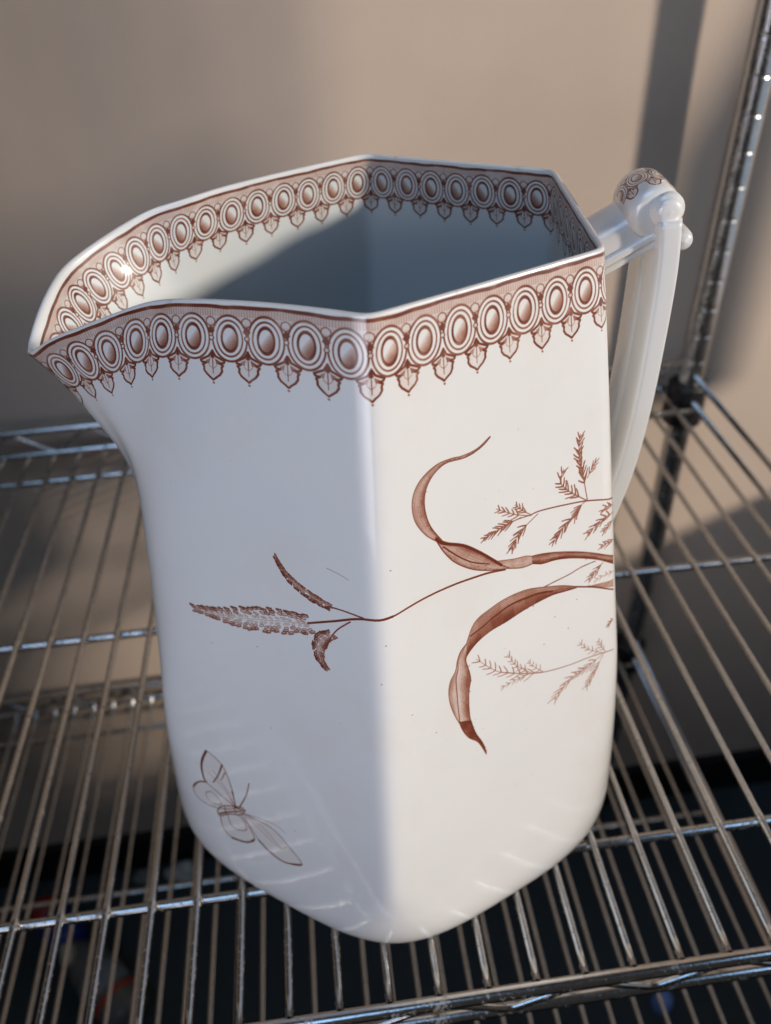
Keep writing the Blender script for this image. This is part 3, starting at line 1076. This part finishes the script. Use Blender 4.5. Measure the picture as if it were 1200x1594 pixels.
BORDER_IMG = ink_image('border_ink', border_tiles().a)
PLANT_BOX = (-5.4, 5.4, 1.9, 12.2)
PLANT_IMG = ink_image('plant_ink', draw_plants().a)
M_GLAZE = glaze_material('white_glazed_earthenware', 'plain')
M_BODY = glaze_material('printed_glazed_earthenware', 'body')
M_ROLL = glaze_material('printed_roll_earthenware', 'roll')
pitcher = thing('pitcher', (C0[0], C0[1], 0), 'large white hexagonal jug with brown printed border, grasses and a moth', 'pitcher')
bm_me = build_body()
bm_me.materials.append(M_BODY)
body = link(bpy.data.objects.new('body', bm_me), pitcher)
body.location = -pitcher.location


def W(u, v, z):
    q = C0 + u * EU + v * EV
    return np.array([q[0], q[1], z])


def sweep(path, sections, n=20, caps=True):
    """path of (u,z) with sections (half width v, half thickness, exponent); superellipse section swept in the u-z plane"""
    V, F = [], []
    path = np.array(path, float)
    for i, p in enumerate(path):
        t = path[min(i + 1, len(path) - 1)] - path[max(i - 1, 0)]
        t /= np.linalg.norm(t)
        nrm = np.array([-t[1], t[0]])
        a, b, e = sections[i]
        for k in range(n):
            th = 2 * PI * (k + .5) / n
            cs, sn = math.cos(th), math.sin(th)
            x = a * np.sign(cs) * abs(cs) ** (2 / e)
            y = b * np.sign(sn) * abs(sn) ** (2 / e)
            q = p + nrm * y
            V.append(W(q[0], x, q[1]))
    m = len(path)
    for i in range(m - 1):
        for k in range(n):
            F.append((i * n + k, i * n + (k + 1) % n, (i + 1) * n + (k + 1) % n, (i + 1) * n + k))
    if caps:
        F.append(tuple(range(n))[::-1])
        F.append(tuple(range((m - 1) * n, m * n)))
    return V, F


def roll(profile, u, z, n=28):
    """solid of revolution about an axis along v: profile of (radius, v)"""
    V, F = [], []
    for r, v in profile:
        for k in range(n):
            th = 2 * PI * k / n
            V.append(W(u + r * math.cos(th), v, z + r * math.sin(th)))
    for i in range(len(profile) - 1):
        for k in range(n):
            F.append((i * n + k, i * n + (k + 1) % n, (i + 1) * n + (k + 1) % n, (i + 1) * n + k))
    F.append(tuple(range(n)))
    F.append(tuple(range((len(profile) - 1) * n, len(profile) * n))[::-1])
    return V, F


def pit(name, vf, mat=None, parent=None):
    o = mesh_obj(name, vf[0], vf[1], mat or M_GLAZE)
    if parent is None:
        o.parent = pitcher
        o.location = -pitcher.location
    else:
        o.parent = parent
    return o


# handle: arm rising from the rim, printed roll with end buttons, strap down to the body
def merged(*vfs):
    V, F = [], []
    for v, f in vfs:
        n = len(V)
        V.extend(v)
        F.extend([tuple(i + n for i in q) for q in f])
    return V, F


strap = smooth_path([(-4.66, 13.0), (-4.74, 12.2), (-4.76, 11), (-4.74, 9.6), (-4.64, 8.3), (-4.44, 7.2), (-4.2, 6.4), (-3.95, 5.9)], 34)
rib = strap.copy()
rib[:, 0] += .05
handle = pit('handle', merged(sweep(strap, [(.80, .19, 7)] * 34, 44), sweep(rib, [(.26, .18, 2)] * 34, 20)))
arm = smooth_path([(-3.56, 12.28), (-3.7, 12.36), (-4.1, 12.58), (-4.55, 12.84), (-4.70, 12.92)], 14)
beads = []
for dz, dv in ((-.26, -.47), (-.10, -.52)):
    q = arm.copy()
    q[:, 1] += dz
    beads.append(tube([W(u, dv, z) for u, z in q], .075, 8))
pit('arm', merged(sweep(arm, [(.50, .40, 3.4)] * 14, 36), *beads), None, handle)
rp = [(.003, -.602), (.10, -.60), (.28, -.585), (.37, -.54), (.41, -.45), (.43, -.3), (.435, 0), (.43, .34), (.40, .42), (.345, .47), (.30, .50), (.29, .60), (.25, .68), (.16, .72), (.03, .73)]
ROLL_UZ = (-4.47, 13.05)
thumb = pit('thumb_roll', roll(rp, *ROLL_UZ, n=40), M_ROLL, handle)
uvl = thumb.data.uv_layers.new(name='UVMap')
for poly in thumb.data.polygons:
    ths = []
    for li in poly.loop_indices:
        co = np.array(thumb.data.vertices[thumb.data.loops[li].vertex_index].co) / IN
        d = co[:2] - C0
        uu, vv, zz = d @ EU, d @ EV, co[2]
        ths.append((math.atan2(zz - ROLL_UZ[1], uu - ROLL_UZ[0]), vv))
    m = np.mean([math.sin(t[0]) for t in ths])
    for li, (th, vv) in zip(poly.loop_indices, ths):
        th = th if th > -PI / 2 else th + 2 * PI
        uvl.data[li].uv = (th * .62 + .10, .475 - vv * 1.30 + .02) if m > .12 and abs(vv) < .47 else (0, 9)
bp = [(.003, -.752), (.09, -.75), (.16, -.735), (.20, -.705), (.215, -.66), (.25, -.645), (.265, -.60), (.265, -.5)]
pit('button', roll(bp, -4.62, 13.12), None, handle)
bp = [(.003, -.60), (.10, -.595), (.14, -.56), (.165, -.48), (.17, -.3), (.17, .48), (.15, .57), (.02, .6)]
pit('small_roll', roll(bp, -4.98, 12.60), None, handle)

# ------------------------------------------------------------------ things on the floor under the rack
def lying(vf, axis_from, yaw, pitch=0.0):
    """lay a lathe built along z down on the floor"""
    Mx = Matrix.Rotation(yaw, 4, 'Z') @ Matrix.Rotation(PI / 2 - pitch, 4, 'Y')
    return [tuple(Mx @ Vector(v) + Vector(axis_from)) for v in vf[0]], vf[1]


def clear_plastic():
    t = NT('cloudy_clear_plastic')
    t.set(Base_Color=(.20, .21, .20), Roughness=.25)
    t.bsdf.inputs['Transmission Weight'].default_value = .35
    return t.m


bz = FLOOR_Z + 1.42
b0 = (-20.9, 18.4, bz)
bottle = thing('spray_bottle', (b0[0], b0[1], FLOOR_Z), 'clear spray bottle with blue cap lying on the dark floor under the rack', 'bottle')
yaw = math.radians(-48)


def floor_part(name, vf, mat, parent, smooth=True):
    o = mesh_obj(name, vf[0], vf[1], mat, None, smooth)
    o.parent = parent
    o.location = -parent.location
    return o


floor_part('bottle_body', lying(lathe([(.01, 2.4), (.5, 2.4), (.6, 2.7), (1.25, 3.8), (1.35, 4.4), (1.35, 8.3), (1.2, 8.6), (.01, 8.7)], n=24), b0, yaw), clear_plastic(), bottle)
floor_part('cap', lying(lathe([(.01, -.2), (.8, -.2), (1.15, .2), (1.25, 1.1), (1.15, 2.0), (.9, 2.4), (.01, 2.45)], n=20), b0, yaw), plain('blue_plastic', (.012, .035, .22), .3), bottle)
floor_part('nozzle', lying(lathe([(.01, 0), (.42, 0), (.46, .4), (.42, 1.2), (.01, 1.3)], n=14), (b0[0] + 1.5, b0[1] - 2.1, bz + .9), math.radians(-75)), plain('cream_plastic', (.50, .47, .36), .45), bottle)
floor_part('label', lying(lathe([(1.37, 5.2), (1.39, 5.25), (1.39, 6.6), (1.37, 6.65)], n=24), b0, yaw), plain('pale_label', (.22, .27, .31), .5), bottle)
floor_part('label_band', lying(lathe([(1.38, 6.9), (1.40, 6.95), (1.40, 7.25), (1.38, 7.3)], n=24), b0, yaw), plain('red_label_band', (.42, .06, .03), .5), bottle)


def crumple(c, r, seed):
    g = np.random.default_rng(seed)
    b = bmesh.new()
    bmesh.ops.create_icosphere(b, subdivisions=2, radius=r)
    V = [tuple(np.array(v.co) * g.uniform(.65, 1.15) * np.array([1.5, .8, .8]) + np.array(c)) for v in b.verts]
    F = [tuple(v.index for v in q.verts) for q in b.faces]
    b.free()
    return V, F


M_PAPER = plain('white_paper', (.62, .62, .60), .8)
for (x, y, r, lab) in ((-13.1, 20.9, .85, 'white scrap of crumpled paper on the floor near the jug foot'), (-15.7, 21.0, .6, 'smaller grey scrap of paper on the floor by the baseboard')):
    o = mesh_obj('paper_scrap', *crumple((0, 0, r * .6), r, int(r * 100)), M_PAPER if r > .7 else plain('grey_paper', (.25, .25, .24), .8), smooth=False)
    o.location = (x * IN, y * IN, (FLOOR_Z + .05) * IN)
    o['label'] = lab
    o['category'] = 'paper scrap'
    o['group'] = 'paper scraps on the floor'
o = mesh_obj('bottle_cap', *lathe([(.01, .9), (.7, .9), (.8, .7), (.85, 0)], (0, 0), 16), plain('red_plastic', (.45, .03, .02), .4))
o.location = (-22.0 * IN, 19.6 * IN, (FLOOR_Z + .03) * IN)
o['label'] = 'small red cap on the floor beside the blue bottle cap'
o['category'] = 'cap'
o = mesh_obj('bottle_cap', *lathe([(.01, 1.0), (.45, 1.0), (.55, .8), (.6, 0)], (0, 0), 16), plain('pale_blue_glint', (.20, .33, .75), .35))  # added cap standing in for a small blue glint
o.location = (15.4 * IN, 9.2 * IN, (FLOOR_Z + .03) * IN)
o['label'] = 'small pale blue cap added on the floor for a blue glint below the front rail'
o['category'] = 'cap'
